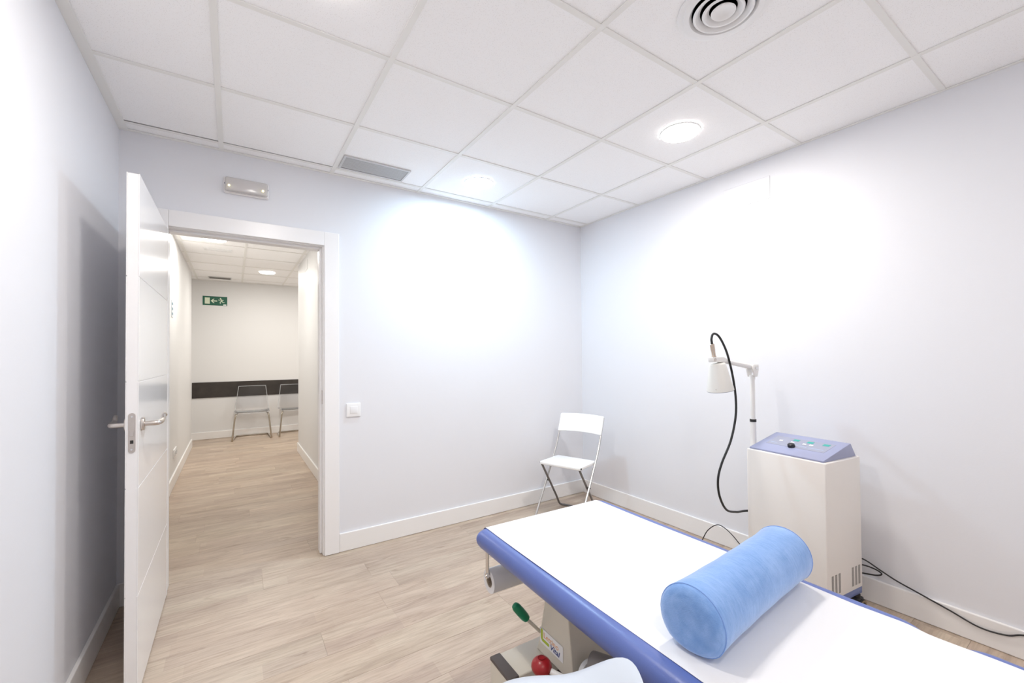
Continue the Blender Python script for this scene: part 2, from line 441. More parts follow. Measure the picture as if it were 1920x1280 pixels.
# ------------------------------------------------------------------ ceiling lamps
def lamp(i, x, y, hall, colr, watts, label):
    z = ZH if hall else ZC
    t = thing('ceiling_lamp', label, 'lamp', (x, y, z), group='round flush ceiling lamps')
    R = 0.108
    bm = bmesh.new(); bm_lathe(bm, [(R, 0.002), (R, -.003), (R-.003, -.005), (R-.007, -.005), (R-.007, -.003), (R-.007, .002)], seg=48, closed=True)
    obj('lamp_ring', bm, M_plast, t, True)
    bm = bmesh.new(); bm_lathe(bm, [(R-.0075, -.001), (R-.0075, -.006), (R-.014, -.011), (R-.04, -.0155), (0.0001, -.018)], seg=48)
    obj('diffuser', bm, emis('lamp_glow', colr, 14.0 if not hall else 5.0), t, True)
    ld = bpy.data.lights.new('lamp_light', 'AREA'); ld.shape = 'DISK'; ld.size = 0.15; ld.energy = watts; ld.color = colr
    lo = bpy.data.objects.new('lamp_light', ld); COL.objects.link(lo); lo.parent = t; lo.location = (0, 0, -.0195)
for i, L_ in enumerate(LAMPS): lamp(i, *L_)

# ------------------------------------------------------------------ round air diffuser
t = thing('round_air_vent', 'white round ceiling vent of concentric rings, cut by the top edge', 'vent', (-1.323, -2.204, ZC))
bm = bmesh.new(); bm_lathe(bm, [(.152, .003), (.152, -.001), (.149, -.0025), (.134, -.0035), (.132, -.007), (.126, -.0085), (.113, -.0085), (.104, .002)], seg=64, closed=True); obj('outer_flange', bm, M_plast, t, True)
bm = bmesh.new(); bm_lathe(bm, [(.112, .0035), (.0001, .0035)], seg=48); obj('duct_opening', bm, M_dark, t)
for r in (.100, .070):
    bm = bmesh.new(); bm_lathe(bm, [(r, -.010), (r-.003, -.0135), (r-.009, -.0135), (r-.024, .001), (r-.021, .002), (r-.009, -.009)], seg=56, closed=True)
    obj('vent_ring', bm, M_plast, t, True)
bm = bmesh.new(); bm_lathe(bm, [(.0001, -.005), (.022, -.007), (.033, -.0135), (.038, -.0135), (.041, -.010), (.030, .001), (.0001, .002)], seg=40); obj('vent_disc', bm, M_plast, t, True)

# ------------------------------------------------------------------ slatted grilles
M_alu = mat('dull_aluminium_slat', (0.50, 0.50, 0.50), 0.5, 0.3)
M_alud = mat('dirty_grille_frame', (0.60, 0.60, 0.60), 0.5, 0.2)
def grille(label, x0, x1, y0, y1, z, n, ms, mf):
    t = thing('air_grille', label, 'vent', ((x0+x1)/2, (y0+y1)/2, z))
    hx, hy = (x1-x0)/2, (y1-y0)/2; f = min(.012, hy*.2)
    bm = bmesh.new()
    bm_box(bm, (-hx, -hy, -.005), (hx, -hy+f, .004)); bm_box(bm, (-hx, hy-f, -.005), (hx, hy, .004))
    bm_box(bm, (-hx, -hy+f, -.005), (-hx+f, hy-f, .004)); bm_box(bm, (hx-f, -hy+f, -.005), (hx, hy-f, .004))
    obj('grille_frame', bm, mf, t)
    box('duct_opening', (-hx+f, -hy+f, .0032), (hx-f, hy-f, .0038), M_dark, t)
    b = bmesh.new(); p = (2*hy-2*f)/n
    bm_box(b, (-hx+f, -p*.30, -.0015), (hx-f, p*.30, .0015), .0004)
    me = mesh_of('slat', b, ms)
    for k in range(n):
        inst('slat', me, t, (0, -hy+f+p*(k+.5), 0), (math.radians(-14), 0, 0))
grille('grey linear air grille in the ceiling above the door wall', -2.205, -1.792, -.335, -.143, ZC, 9, M_alu, M_alud)
grille('small pale slot grille in the hallway ceiling beside the nearer lamp', -3.045, -2.78, 2.93, 3.03, ZH, 4, M_plast, M_plast)
grille('dark slot grille in the hallway ceiling right above the exit sign', -3.085, -2.79, 4.98, 5.16, ZH, 5, mat('dark_slat', (.16, .15, .14), .5), M_alud)

# ------------------------------------------------------------------ door frame and casing
t = thing('trim_1', 'white lacquered door frame and casing around the open doorway', 'door frame', kind='structure')
CW = .09
bm = bmesh.new(); bm_box(bm, (-2.268, -.018, 0.002), (-2.177, .0, 2.117), .003, 2); obj('casing', bm, M_white, t)
bm = bmesh.new(); bm_box(bm, (-3.152, -.018, 0.002), (-3.062, .0, 2.117), .003, 2); obj('casing', bm, M_white, t)
bm = bmesh.new(); bm_box(bm, (-3.0618, -.018, 2.026), (-2.2682, .0, 2.117), .003, 2); obj('casing', bm, M_white, t)
bm = bmesh.new()
bm_box(bm, (-2.275, 0.0, .002), (DX1, TB, DZ-.001)); bm_box(bm, (DX0, 0.0, .002), (-3.07, TB, DZ-.001)); bm_box(bm, (-3.07, 0.0, 2.022), (-2.275, TB, DZ-.001))
obj('jamb', bm, M_white, t)
bm = bmesh.new()
bm_box(bm, (-2.288, .042, .002), (-2.275, TB-.01, 2.022), .002); bm_box(bm, (-3.0705, .042, .002), (-3.066, TB-.01, 2.022), .001); bm_box(bm, (-3.066, .042, 2.009), (-2.288, TB-.01, 2.022), .002)
obj('door_stop', bm, M_white, t)
for (a, b_) in ((-2.275, -2.19), (-3.155, -3.07)):
    bm = bmesh.new(); bm_box(bm, (a, TB, .002), (b_, TB+.016, 2.1), .003); obj('casing', bm, M_white, t)
bm = bmesh.new(); bm_box(bm, (-2.277, .005, .985), (-2.2745, .033, 1.075), .0005); bm_box(bm, (-2.281, .003, 1.005), (-2.2745, .008, 1.05), .0005)
obj('strike_plate', bm, M_satin, t)

# ------------------------------------------------------------------ door leaf, opened 90 degrees
t = thing('door_1', 'white lacquered door standing open, with four grooves and lever handles', 'door', (-3.0815, -.03, 0), kind='structure')
# local: leaf extends to -y, x -.0185..+.0185
box('leaf_core', (-.0165, -.842, .010), (.0165, 0, 2.003), M_door, t, .001)
zz = [.008, .396, .803, 1.206, 1.608, 2.005]
for s in (1, -1):
    for k in range(5):
        bm = bmesh.new(); x0, x1 = (.0163, .0193) if s > 0 else (-.0193, -.0163)
        bm_box(bm, (x0, -.8425, zz[k]+(.0014 if k else 0)), (x1, .0005, zz[k+1]-(.0014 if k < 4 else 0)), .0012, 2)
        obj('door_panel', bm, M_door, t)
# lock plate with rounded ends on the leaf edge
def stadium(h, w, n=8):
    P = []
    for i in range(n+1):
        a = PI*i/n; P.append((w/2*math.cos(a), h/2-w/2+w/2*math.sin(a)))
    for i in range(n+1):
        a = PI+PI*i/n; P.append((w/2*math.cos(a), -h/2+w/2+w/2*math.sin(a)))
    return P
bm = bmesh.new(); bm_prism(bm, [(p[0], p[1]+1.012) for p in stadium(.152, .021)], 'y', -.8442, -.8424)
lp = obj('lock_plate', bm, M_satin, t)
for z in (1.074, .950):
    bm = bmesh.new(); bm_cyl(bm, (0, -.8440, z), (0, -.8450, z), .0035, seg=14); obj('screw', bm, M_chrome, lp)
bm = bmesh.new(); bm_box(bm, (-.006, -.8475, 1.0), (.006, -.844, 1.022), .001); obj('latch', bm, M_satin, lp)
bm = bmesh.new(); bm_box(bm, (-.005, -.8448, .972), (.005, -.844, .985), .0005); obj('deadbolt', bm, M_dark, lp)
for s in (1, -1):
    h = bpy.data.objects.new('door_handle', None); COL.objects.link(h); h.parent = t; h.location = (s*.0193, -.785, 1.038)
    bm = bmesh.new()
    bm_prism(bm, stadium(.052, .040), 'x', 0, s*.010, .0025, 2); obj('rosette', bm, M_satin, h, True)
    bm = bmesh.new()
    pts = smooth_path([(s*.008, 0, 0), (s*.035, 0, 0), (s*.048, .004, 0), (s*.053, .022, .0), (s*.055, .055, .000), (s*.055, .088, .003), (s*.056, .112, .017), (s*.058, .130, .022), (s*.060, .147, .014)], 6)
    n = len(pts); rad = [.0098 if i/n < .5 else .0098-.0045*((i/n-.5)/.5) for i in range(n)]
    bm_tube(bm, pts, .009, 12, rad=rad)
    obj('lever', bm, M_satin, h, True)
for z in (.25, 1.02, 1.78):
    bm = bmesh.new(); bm_box(bm, (-.012, .0006, z-.045), (.012, .0022, z+.045), .0004); obj('hinge', bm, M_satin, t, True)

# ------------------------------------------------------------------ wall fittings
t = thing('light_switch', 'white square light switch on the wall right of the doorway', 'switch', (-2.084, 0, .934))
box('switch_plate', (-.046, -.011, -.046), (.046, 0, .046), M_plast, t, .004, 3, True)
box('rocker', (-.024, -.0135, -.024), (.024, -.010, .024), mat('rocker_white', (.82, .82, .83), .3), t, .0015, 2, True)

t = thing('emergency_light', 'clear plastic emergency light on the wall above the door', 'lamp', (-2.697, 0, 2.312))
bm = bmesh.new(); bm_box(bm, (-.116, -.022, -.047), (.116, 0, .047), .010, 3); obj('housing', bm, mat('light_housing', (.80, .77, .76), .4), t, True)
bm = bmesh.new(); bm_box(bm, (-.108, -.050, -.041), (.108, -.0222, .041), .011, 3); obj('clear_cover', bm, M_cover, t, True)
bm = bmesh.new(); bm_box(bm, (-.085, -.030, -.026), (.085, -.0225, .026), .004, 2); obj('reflector', bm, mat('reflector', (.72, .70, .72), .3, .3), t, True)
for x in (-.088, .082):
    bm = bmesh.new(); bmesh.ops.create_uvsphere(bm, u_segments=14, v_segments=10, radius=.0062, matrix=Matrix.Translation((x, -.053, -.012)))
    obj('indicator_lamp', bm, emis('led_yellow', (1, .93, .35), 1.6), t, True, label='glowing yellow indicator')
for x in (-.108, .108):
    bm = bmesh.new(); bm_cyl(bm, (x, -.0215, .006), (x, -.026, .006), .0045, seg=12); obj('screw', bm, M_grey, t)

def access_panel(label, x, y0, y1, z0, z1, m, s):
    t = thing('access_panel', label, 'wall panel', (x, (y0+y1)/2, (z0+z1)/2))
    hy, hz = (y1-y0)/2, (z1-z0)/2
    bm = bmesh.new(); bm_box(bm, (-s*.0003, -hy-.0012, -hz-.0012), (-s*.0008, hy+.0012, hz+.0012)); obj('joint', bm, mat('joint_shadow', (.50, .49, .50), .7), t)
    bm = bmesh.new(); bm_box(bm, (-s*.0003, -hy, -hz), (-s*.0018, hy, hz), .0006); obj('panel_face', bm, m, t)
access_panel('painted access hatch high on the right wall, its joint just showing', 0, -1.727, -1.43, 2.257, 2.395, M_wall, 1)
access_panel('small painted hatch high on the hallway wall right of the doorway', HX1, 2.66, 2.90, 2.37, 2.49, M_hall, 1)

t = thing('door_sign', 'small dark-edged sign on the left hallway wall just past the door', 'sign', (HX0, 2.41, 1.79))
box('sign_plate', (0, -.07, -.085), (.003, .07, .085), mat('sign_pale', (.62, .66, .70), .3), t, .001)
bm = bmesh.new()
for z in (-.05, 0, .05): bm_box(bm, (.003, -.05, z-.012), (.0036, .05, z+.012))
obj('sign_print', bm, mat('sign_dark', (.10, .20, .27), .4), t)

t = thing('wall_socket', 'white double socket low on the left hallway wall', 'socket', (HX0, 2.66, .315))
box('socket_plate', (0, -.12, -.045), (.010, .12, .045), M_plast, t, .003, 2, True)
for y in (-.055, .055):
    bm = bmesh.new(); bm_lathe(bm, [(.0255, 0), (.0255, .0045), (.022, .0045), (.020, .001), (.0001, .001)], Matrix.Translation((.010, y, 0)) @ Matrix.Rotation(PI/2, 4, 'Y'), 24)
    obj('socket_well', bm, M_grey if False else mat('socket_inner', (.6, .6, .6), .5), t, True)

# exit sign on the hallway end wall
SX0, SX1, SZ0, SZ1 = -3.171, -2.847, 2.145, 2.292
t = thing('exit_sign', 'green exit sign with doorway, arrow and running figure on the hallway end wall', 'sign', ((SX0+SX1)/2, 5.4, (SZ0+SZ1)/2))
hw, hh = (SX1-SX0)/2, (SZ1-SZ0)/2
box('sign_board', (-hw, -.004, -hh), (hw, 0, hh), mat('sign_green', (.0, .095, .052), .35), t, .001)
M_sym = mat('sign_cream', (.72, .80, .62), .5)
def flat(name, polys, m, parent, y=-.0046, y1=-.0038):
    bm = bmesh.new()
    for P in polys: bm_prism(bm, P, 'y', y, y1)
    return obj(name, bm, m, parent)
flat('door_symbol', [[(-.135, -.050), (-.070, -.050), (-.070, .050), (-.135, .050)]], M_sym, t)
flat('arrow_symbol', [[(-.058, .0), (-.022, .034), (-.006, .034), (-.030, .009), (.028, .009), (.028, -.009), (-.030, -.009), (-.006, -.034), (-.022, -.034)]], M_sym, t)
def circ(cx, cz, r, n=12): return [(cx+r*math.cos(2*PI*i/n), cz+r*math.sin(2*PI*i/n)) for i in range(n)]
def limb(a, b_, w1, w2):
    a = Vector(a); b_ = Vector(b_); d = (b_-a).normalized(); n = Vector((-d.y, d.x))
    return [tuple(a+n*w1), tuple(b_+n*w2), tuple(b_-n*w2), tuple(a-n*w1)]
flat('running_figure', [circ(.072, .042, .010), limb((.078, .030), (.090, -.006), .010, .008), limb((.078, .026), (.052, .014), .005, .004), limb((.052, .014), (.042, .022), .004, .003),
     limb((.082, .026), (.104, .012), .005, .004), limb((.104, .012), (.114, .020), .004, .003), limb((.088, -.002), (.066, -.016), .007, .005), limb((.066, -.016), (.070, -.042), .005, .004),
     limb((.090, -.004), (.108, -.022), .007, .005), limb((.108, -.022), (.126, -.020), .005, .004)], M_sym, t)
flat('sign_tag', [[(.104, -.069), (.150, -.069), (.150, -.050), (.112, -.050)]], mat('tag_white', (.85, .86, .86), .4), t)

o = box('wall_rail', (-3.303, 5.385, .660), (.98, 5.4, .908), mat('dark_wood_rail', (.035, .028, .024), .5, var=(9, .25)), None, .002)
tag(o, 'dark brown chair-rail board along the hallway end wall', 'rail')

# ------------------------------------------------------------------ clear hallway chairs
def clear_chair():
    t = thing('clear_chair', 'clear plastic chair with chrome legs, whole one in front of the dark rail', 'chair', group='clear chairs in the hallway')
    # local: front = -y, width x. shell
    prof = [(-.225, .418), (-.222, .430), (-.205, .436), (-.10, .432), (.0, .424), (.08, .420), (.125, .428), (.150, .455), (.165, .52), (.185, .62), (.205, .72), (.222, .80), (.227, .822), (.233, .826)]
    prof = smooth_path([(0, a, b_) for a, b_ in prof], 4)
    nx = 14; vs = []
    bm = bmesh.new()
    for p in prof:
        f = max(0, min(1, (p.z-.43)/.40)); wd = .238-.048*f
        row = []
        for i in range(nx+1):
            u = -1+2*i/nx; cz = .020*abs(u)**6 * (1-f); cy = -.030*(abs(u)**2.5)*f
            row.append(bm.verts.new((u*wd, p.y+cy, p.z+cz)))
        vs.append(row)
    rim = [v_[0].co.copy() for v_ in vs]+[v_.co.copy() for v_ in vs[-1][1:]]+[v_[-1].co.copy() for v_ in reversed(vs[:-1])]+[v_.co.copy() for v_ in reversed(vs[0][1:-1])]
    for a in range(len(vs)-1):
        for i in range(nx): bm.faces.new((vs[a][i], vs[a][i+1], vs[a+1][i+1], vs[a+1][i]))
    bmesh.ops.recalc_face_normals(bm, faces=bm.faces)
    bmesh.ops.solidify(bm, geom=bm.faces, thickness=.006)
    obj('seat_shell', bm, M_acryl, t, True, 60)
    bm = bmesh.new(); bm_tube(bm, rim, .0042, 6, closed=True); obj('shell_edge', bm, M_edge, t, True, label='pale tube along the clear shell edge, glint put into its colour')
    for s in (-1, 1):
        bm = bmesh.new()
        pts = smooth_path([(s*.195, .09, .408), (s*.205, -.12, .408), (s*.215, -.185, .404), (s*.222, -.205, .385), (s*.232, -.215, .33), (s*.262, -.235, .03), (s*.262, -.225, .0125), (s*.260, -.20, .0115), (s*.235, .12, .0115), (s*.225, .20, .0115), (s*.20, .222, .0115), (s*.10, .225, .0115), (0, .225, .0115)], 5)
        bm_tube(bm, pts, .0122, 10); obj('leg', bm, mat('aged_chrome', (.50, .45, .38), .2, 1.0), t, True)
    bm = bmesh.new(); bm_tube(bm, [(-.2, .03, .408), (.2, .03, .408)], .008, 8); obj('crossbar', bm, M_chrome, t, True)
    return t
c1 = clear_chair(); c1.location = (-2.505, 5.14, 0); c1.rotation_euler = (0, 0, math.radians(-2))
c2 = copy_tree(c1); c2.location = (-1.885, 5.14, 0); c2.rotation_euler = (0, 0, math.radians(3)); c2['label'] = 'clear plastic chair half hidden by the right hallway wall'

# ------------------------------------------------------------------ white folding chair
t = thing('folding_chair', 'white folding chair with steel tube legs standing in the far corner', 'chair', (-.515, -.392, 0), math.radians(-71.5))
M_chw = mat('chair_white', (.90, .90, .89), .35)
M_steel = mat('steel_tube', (.58, .57, .56), .25, .9)
M_steel_shaded = mat('shaded_steel_tube', (.20, .19, .185), .35, .6)  # same steel tube, with the shade on the rear legs put into its colour
bm = bmesh.new()
bm_prism(bm, [(-.187, -.135), (-.180, -.145), (.180, -.145), (.187, -.135), (.184, .118), (.175, .130), (-.175, .130), (-.184, .118)], 'z', .418, .441, .006, 3)
obj('seat', bm, M_chw, t, True)
bm = bmesh.new()
# curved back board
nb = 12; rows_ = []
for (zb, yb) in ((.640, .178), (.785, .232)):
    for th in (0, .016):
        rows_.append([bm.verts.new((-.205+.41*i/nb, yb+th+.028*(1-(2*i/nb-1)**2)-.012, zb+(.006*(1-(2*i/nb-1)**2)))) for i in range(nb+1)])
A, B, C_, D = rows_
for i in range(nb):
    bm.faces.new((A[i], A[i+1], C_[i+1], C_[i])); bm.faces.new((B[i+1], B[i], D[i], D[i+1]))
    bm.faces.new((A[i+1], A[i], B[i], B[i+1])); bm.faces.new((C_[i], C_[i+1], D[i+1], D[i]))
bm.faces.new((A[0], C_[0], D[0], B[0])); bm.faces.new((C_[nb], A[nb], B[nb], D[nb]))
bmesh.ops.recalc_face_normals(bm, faces=bm.faces)
bmesh.ops.bevel(bm, geom=[e for e in bm.edges if e.calc_face_angle(0) > .8], offset=.004, segments=2, affect='EDGES')
obj('backrest', bm, M_chw, t, True)
for s in (-1, 1):
    bm = bmesh.new(); bm_tube(bm, smooth_path([(s*.198, .232, .775), (s*.198, .150, .56), (s*.198, .060, .40), (s*.198, -.185, .012), (s*.194, -.198, .008)], 6), .0085, 10)
    obj('leg', bm, M_steel, t, True)
    bm = bmesh.new(); bm_tube(bm, smooth_path([(s*.172, -.125, .415), (s*.176, .08, .12), (s*.178, .135, .035), (s*.172, .165, .012), (s*.14, .178, .010), (s*.06, .18, .010), (0, .18, .010)], 6), .0085, 10)
    obj('leg', bm, M_steel_shaded, t, True, label='steel rear leg with shade put into its colour')
    bm = bmesh.new(); bm_cyl(bm, (s*.168, -.023, .262), (s*.208, -.023, .262), .005, seg=10); obj('pivot', bm, M_blackp, t, True)
    bm = bmesh.new(); bm_cyl(bm, (s*.180, -.128, .430), (s*.190, -.128, .430), .007, seg=12); obj('rubber_stop', bm, M_blackp, t)
bm = bmesh.new(); bm_tube(bm, [(-.194, -.190, .009), (.194, -.190, .009)], .0085, 10); obj('front_crossbar', bm, M_steel, t, True)

# ------------------------------------------------------------------ treatment couch
TZ = .598
RZ = math.radians(-1.7)
t = thing('treatment_couch', 'blue vinyl treatment couch on a cream steel frame, covered with paper', 'couch', (-1.62, -1.50, 0), RZ)
couch = t
def cushion(y0, y1, name, r1=.03, r0=.03):
    """rounded-edge mattress: plan outline extruded with a rounded profile"""
    x0, x1 = -.335, .353
    # plan outline with rounded corners
    def outline(ins):
        P = []
        for (cx, cy, a0, r) in ((x1-r1, y1-r1, 0, r1), (x0+r1, y1-r1, 90, r1), (x0+r0, y0+r0, 180, r0), (x1-r0, y0+r0, 270, r0)):
            for k in range(7):
                a = math.radians(a0+15*k); rr = max(r-ins, .0005)
                P.append((cx+rr*math.cos(a), cy+rr*math.sin(a)) if r-ins > 0 else (cx-math.copysign(0, 1), cy))
        return P
    bm = bmesh.new(); rings = []
    th, rr = .078, .037
    for k in range(0, 13):
        a = -90+180*k/12
        ins = rr-rr*math.cos(math.radians(a)); z = TZ-th/2+th/2*math.sin(math.radians(a))
        sx = (x1-x0-2*ins)/(x1-x0); sy = (y1-y0-2*ins)/(y1-y0)
        mx, my = (x0+x1)/2, (y0+y1)/2
        ring = []
        for p in outline(0):
            X_, Y_ = mx+(p[0]-mx)*sx, my+(p[1]-my)*sy
            if X_ > 0: X_ *= 1+.055*min(1, -Y_)
            ring.append(bm.verts.new((X_, Y_, z)))
        rings.append(ring)
    for A, B in zip(rings[:-1], rings[1:]):
        n = len(A)
        for i in range(n):
            j = (i+1) % n; bm.faces.new((A[i], A[j], B[j], B[i]))
    bm.faces.new(list(reversed(rings[0]))); bm.faces.new(rings[-1])
    o = obj(name, bm, M_vinyl, t, True, 50); return o
cushion(-1.205, 0.0, 'mattress', .03, .055)
cushion(-2.02, -1.235, 'mattress', .055, .05)
# frame
bm = bmesh.new()
for s in (-1, 1):
    bm_box(bm, (s*.258-.016, -1.19, .484), (s*.258+.016, -.03, .519), .003)
    bm_box(bm, (s*.258-.016, -2.0, .484), (s*.258+.016, -1.33, .519), .003)
for y in (-.045, -.62, -1.17, -1.29, -1.98): bm_box(bm, (-.243, y-.015, .486), (.243, y+.015, .517), .003)
obj('top_frame', bm, M_cream, t)
box('head_hinge', (-.2, -1.29, .495), (.2, -1.16, .512), M_satin, t, .003)
# feet, crossbeams, columns
for yc in (-.185, -1.55):
    bm = bmesh.new(); bm_box(bm, (-.328, yc-.075, .045), (.328, yc+.065, .15), .004, 2); fo = obj('foot_beam', bm, M_cream, t)
    for s in (-1, 1):
        bm = bmesh.new(); bm_box(bm, (.286 if s > 0 else -.329, yc-.076, .140), (.329 if s > 0 else -.286, yc+.066, .1535), .003, 2)
        obj('end_cap', bm, mat('dark_end_cap', (.09, .075, .07), .5), fo, label='dark rubber strip')
        bm = bmesh.new(); bm_cyl(bm, (s*.25, yc-.005, 0.0), (s*.25, yc-.005, .045), .022, .018, 16); obj('levelling_pad', bm, M_rubber, fo)
    bm = bmesh.new()
    yo = yc-.018
    prof = [(yo-.190, .15), (yo-.188, .20), (yo-.165, .40), (yo-.160, .484), (yo-.05, .484), (yo-.025, .36), (yo+.012, .20), (yo+.030, .15)]
    bm_prism(bm, prof, 'x', -.150, .150, .004, 2); cl = obj('lifting_column', bm, M_cream, t)
    if yc > -1: column = cl
bm = bmesh.new(); bm_box(bm, (-.055, -1.48, .06), (.055, -.26, .125), .004, 2); obj('base_beam', bm, M_cream, t)
bm = bmesh.new(); bm_cyl(bm, (-.09, -.43, .225), (-.02, -.66, .26), .036, seg=20); bm_cyl(bm, (-.02, -.66, .26), (.02, -.98, .31), .026, seg=18)
act = obj('lifting_motor', bm, mat('grey_motor', (.24, .22, .21), .4), t, True)
bm = bmesh.new(); bm_lathe(bm, [(.040, -.008), (.044, -.008), (.044, .010), (.034, .010), (.034, -.008)], Matrix.Translation((-.10, -.42, .185)) @ Matrix.Rotation(PI/2-.1, 4, 'X'), 28, closed=True); obj('motor_ring', bm, M_plast, act, True)
bm = bmesh.new(); bm_cyl(bm, (-.12, -.33, .15), (-.10, -.44, .19), .02, seg=16); obj('motor_rod', bm, mat('grey_rod', (.42, .41, .39), .35), act, True)
bm = bmesh.new(); bm_tube(bm, smooth_path([(-.11, -.335, .30), (-.10, -.36, .34), (-.06, -.40, .37), (.0, -.5, .38), (.04, -.62, .40)], 6), .0022, 6); obj('motor_wire', bm, M_rubber, act, True)
# sticker on the column side that faces the room
sy0, sy1, sz0, sz1 = -.320, -.172, .168, .236
sx = -.1512
st = bpy.data.objects.new('logo_sticker', None); COL.objects.link(st); st.parent = column
bm = bmesh.new(); bm_prism(bm, [(-.076, -.036), (.076, -.036), (.076, .036), (-.076, .036)], 'z', 0, .0006, 0)
def into(o, loc): o.location = loc
def facing():   # sticker plane: x_local = towards -y (reading left to right seen from -x), y_local = up, z_local = -x
    return Matrix(((0, 0, -1, sx), (-1, 0, 0, -.270), (0, 1, 0, .220), (0, 0, 0, 1))) @ Matrix.Diagonal((.94, .80, 1, 1))
st.matrix_local = facing()
obj('sticker_back', bm, mat('sticker_white', (.86, .86, .87), .35), st)
bm = bmesh.new(); bm_prism(bm, [(-.069, .030), (-.066, .033), (-.058, .033), (-.055, .030), (-.055, -.010), (-.016, -.010), (-.013, -.013), (-.013, -.021), (-.016, -.024), (-.060, -.024), (-.069, -.015)], 'z', .0006, .0010); obj('green_bracket', bm, mat('logo_green', (.42, .52, .03), .4), st)
def text(name, s, size, loc, m, parent, shear=0.0, offset=0.0):
    c = bpy.data.curves.new('tmp', 'FONT'); c.body = s; c.size = size; c.extrude = .0002; c.shear = shear; c.offset = offset; c.resolution_u = 4
    o = bpy.data.objects.new('tmp', c); COL.objects.link(o)
    dg = bpy.context.evaluated_depsgraph_get(); dg.update()
    me = bpy.data.meshes.new_from_object(o.evaluated_get(dg)); bpy.data.objects.remove(o)
    me.materials.clear(); me.materials.append(m); me.name = name
    r = bpy.data.objects.new(name, me); COL.objects.link(r); r.parent = parent; r.location = loc; return r
text('upper_word', 'Lettino', .0345, (-.051, .0, .0009), mat('logo_orange', (.80, .36, .12), .4), st, 0, 0)
text('lower_word', 'Vital', .034, (-.008, -.026, .0009), mat('logo_navy', (.03, .06, .25), .4), st, .25, .0006)
# levers
bm = bmesh.new(); bm_tube(bm, [(-.149, -.196, .226), (-.205, -.190, .288)], .0065, 10); lv = obj('green_lever', bm, mat('lever_cream', (.62, .58, .50), .35), t, True, label='cream lever rod')
bm = bmesh.new()
a = Vector((-.203, -.190, .286)); b_ = Vector((-.253, -.172, .351)); bm_tube(bm, [a, a.lerp(b_, .05), a.lerp(b_, .2), a.lerp(b_, .5), a.lerp(b_, .82), a.lerp(b_, .95), b_], .0, 16, rad=[.008, .0135, .0165, .0175, .0165, .012, .004])
obj('green_grip', bm, mat('green_grip', (.0, .20, .09), .35), lv, True, label='green plastic grip')
bm = bmesh.new(); bm_tube(bm, [(-.345, -.507, .351), (-.28, -.60, .327), (-.15, -.66, .26)], .0085, 12); lv = obj('red_knob_lever', bm, mat('lever_white', (.80, .79, .77), .3), t, True, label='white lever rod')
bm = bmesh.new(); bmesh.ops.create_uvsphere(bm, u_segments=24, v_segments=16, radius=.031, matrix=Matrix.Translation((-.352, -.494, .354)) @ Matrix.Diagonal((1, 1.05, .82, 1)))
obj('red_knob', bm, mat('red_knob', (.30, .008, .012), .32), lv, True, label='dark red knob')
bm = bmesh.new(); bm_lathe(bm, [(.009, .0), (.011, .0), (.011, .0015), (.009, .0015)], Matrix.Translation((-.352, -.494, .3792)), 20, closed=True); obj('knob_ring', bm, mat('red_knob2', (.22, .006, .01), .4), lv, True)
# tray / cover below the lever
bm = bmesh.new(); bm_prism(bm, [(-.30, -.26), (-.10, -.26), (-.10, -.62), (-.26, -.56)], 'z', .10, .105); obj('shelf_plate', bm, mat('dark_plate', (.10, .06, .055), .5), t)
# paper roll bracket
for s in (-1, 1):
    bm = bmesh.new(); bm_box(bm, (s*.292-.003, -.045, .404), (s*.292+.003, -.024, .52), .001); bm_cyl(bm, (s*.292-.006, -.0345, .410), (s*.292+.006, -.0345, .410), .011, seg=18)
    br = obj('roll_bracket', bm, M_chrome, t, True)
    bm = bmesh.new(); bm_cyl(bm, (s*.301, -.0345, .410), (s*.296, -.0345, .410), .0045, seg=6); obj('bolt', bm, M_chrome, br)

# paper roll below the far end
t = thing('paper_roll', 'roll of white couch paper hanging under the far end of the couch', 'paper roll', (-1.62, -1.50, 0), RZ)
RM = Matrix.Translation((0, -.0345, .386)) @ Matrix.Rotation(PI/2, 4, 'Y')
bm = bmesh.new(); bm_lathe(bm, [(.046, -.285), (.0465, -.28), (.0465, .28), (.046, .285), (.024, .285), (.024, -.285)], RM, 40, closed=True); obj('wound_paper', bm, mat('roll_paper', (.72, .71, .72), .8), t, True)
bm = bmesh.new(); bm_lathe(bm, [(.0238, -.284), (.0238, .284), (.0205, .284), (.0205, -.284)], RM, 32, closed=True); obj('cardboard_core', bm, mat('cardboard', (.36, .29, .22), .8), t, True)

# paper sheet lying on the couch
t = thing('paper_sheet', 'white paper sheet drawn over the whole couch top', 'paper', (-1.62, -1.50, 0), RZ)
bm = bmesh.new()
ny, nx = 110, 14; grid = []
path = [(.012, .500)] + [(.0075+.001, .545)]
for k in range(6):
    a = math.radians(0+18*k); path.append((-.034+.0385*math.cos(a), TZ-.038+.0395*math.sin(a)))
path = [(p[0]+.002, p[1]) for p in path]
for k in range(1, ny+1): path.append((-.036-(2.02-.02)*k/ny, None))
for (py, pz) in path:
    row = []
    for i in range(nx+1):
        u = i/nx
        xl = -.292 + .004*math.sin(py*5)
        KN = ((.1, .303), (0, .303), (-.5, .310), (-.92, .317), (-1.05, .314), (-1.156, .323), (-1.205, .311), (-1.25, .314), (-1.30, .320), (-1.36, .323), (-2.1, .328))
        for (ya, xa), (yb_, xb) in zip(KN[:-1], KN[1:]):
            if yb_ <= py <= ya: xr = xa+(xb-xa)*(ya-py)/(ya-yb_); break
        g = math.exp(-((py+1.22)/.04)**2)
        x = xl+(xr-xl)*u
        if pz is None: z = TZ+.0022 + .0008*math.sin(py*9+x*4) + .0006*math.sin(x*17+py*3) - .004*g*math.sin(PI*u)**.5
        else: z = pz
        row.append(bm.verts.new((x, py, z)))
    grid.append(row)
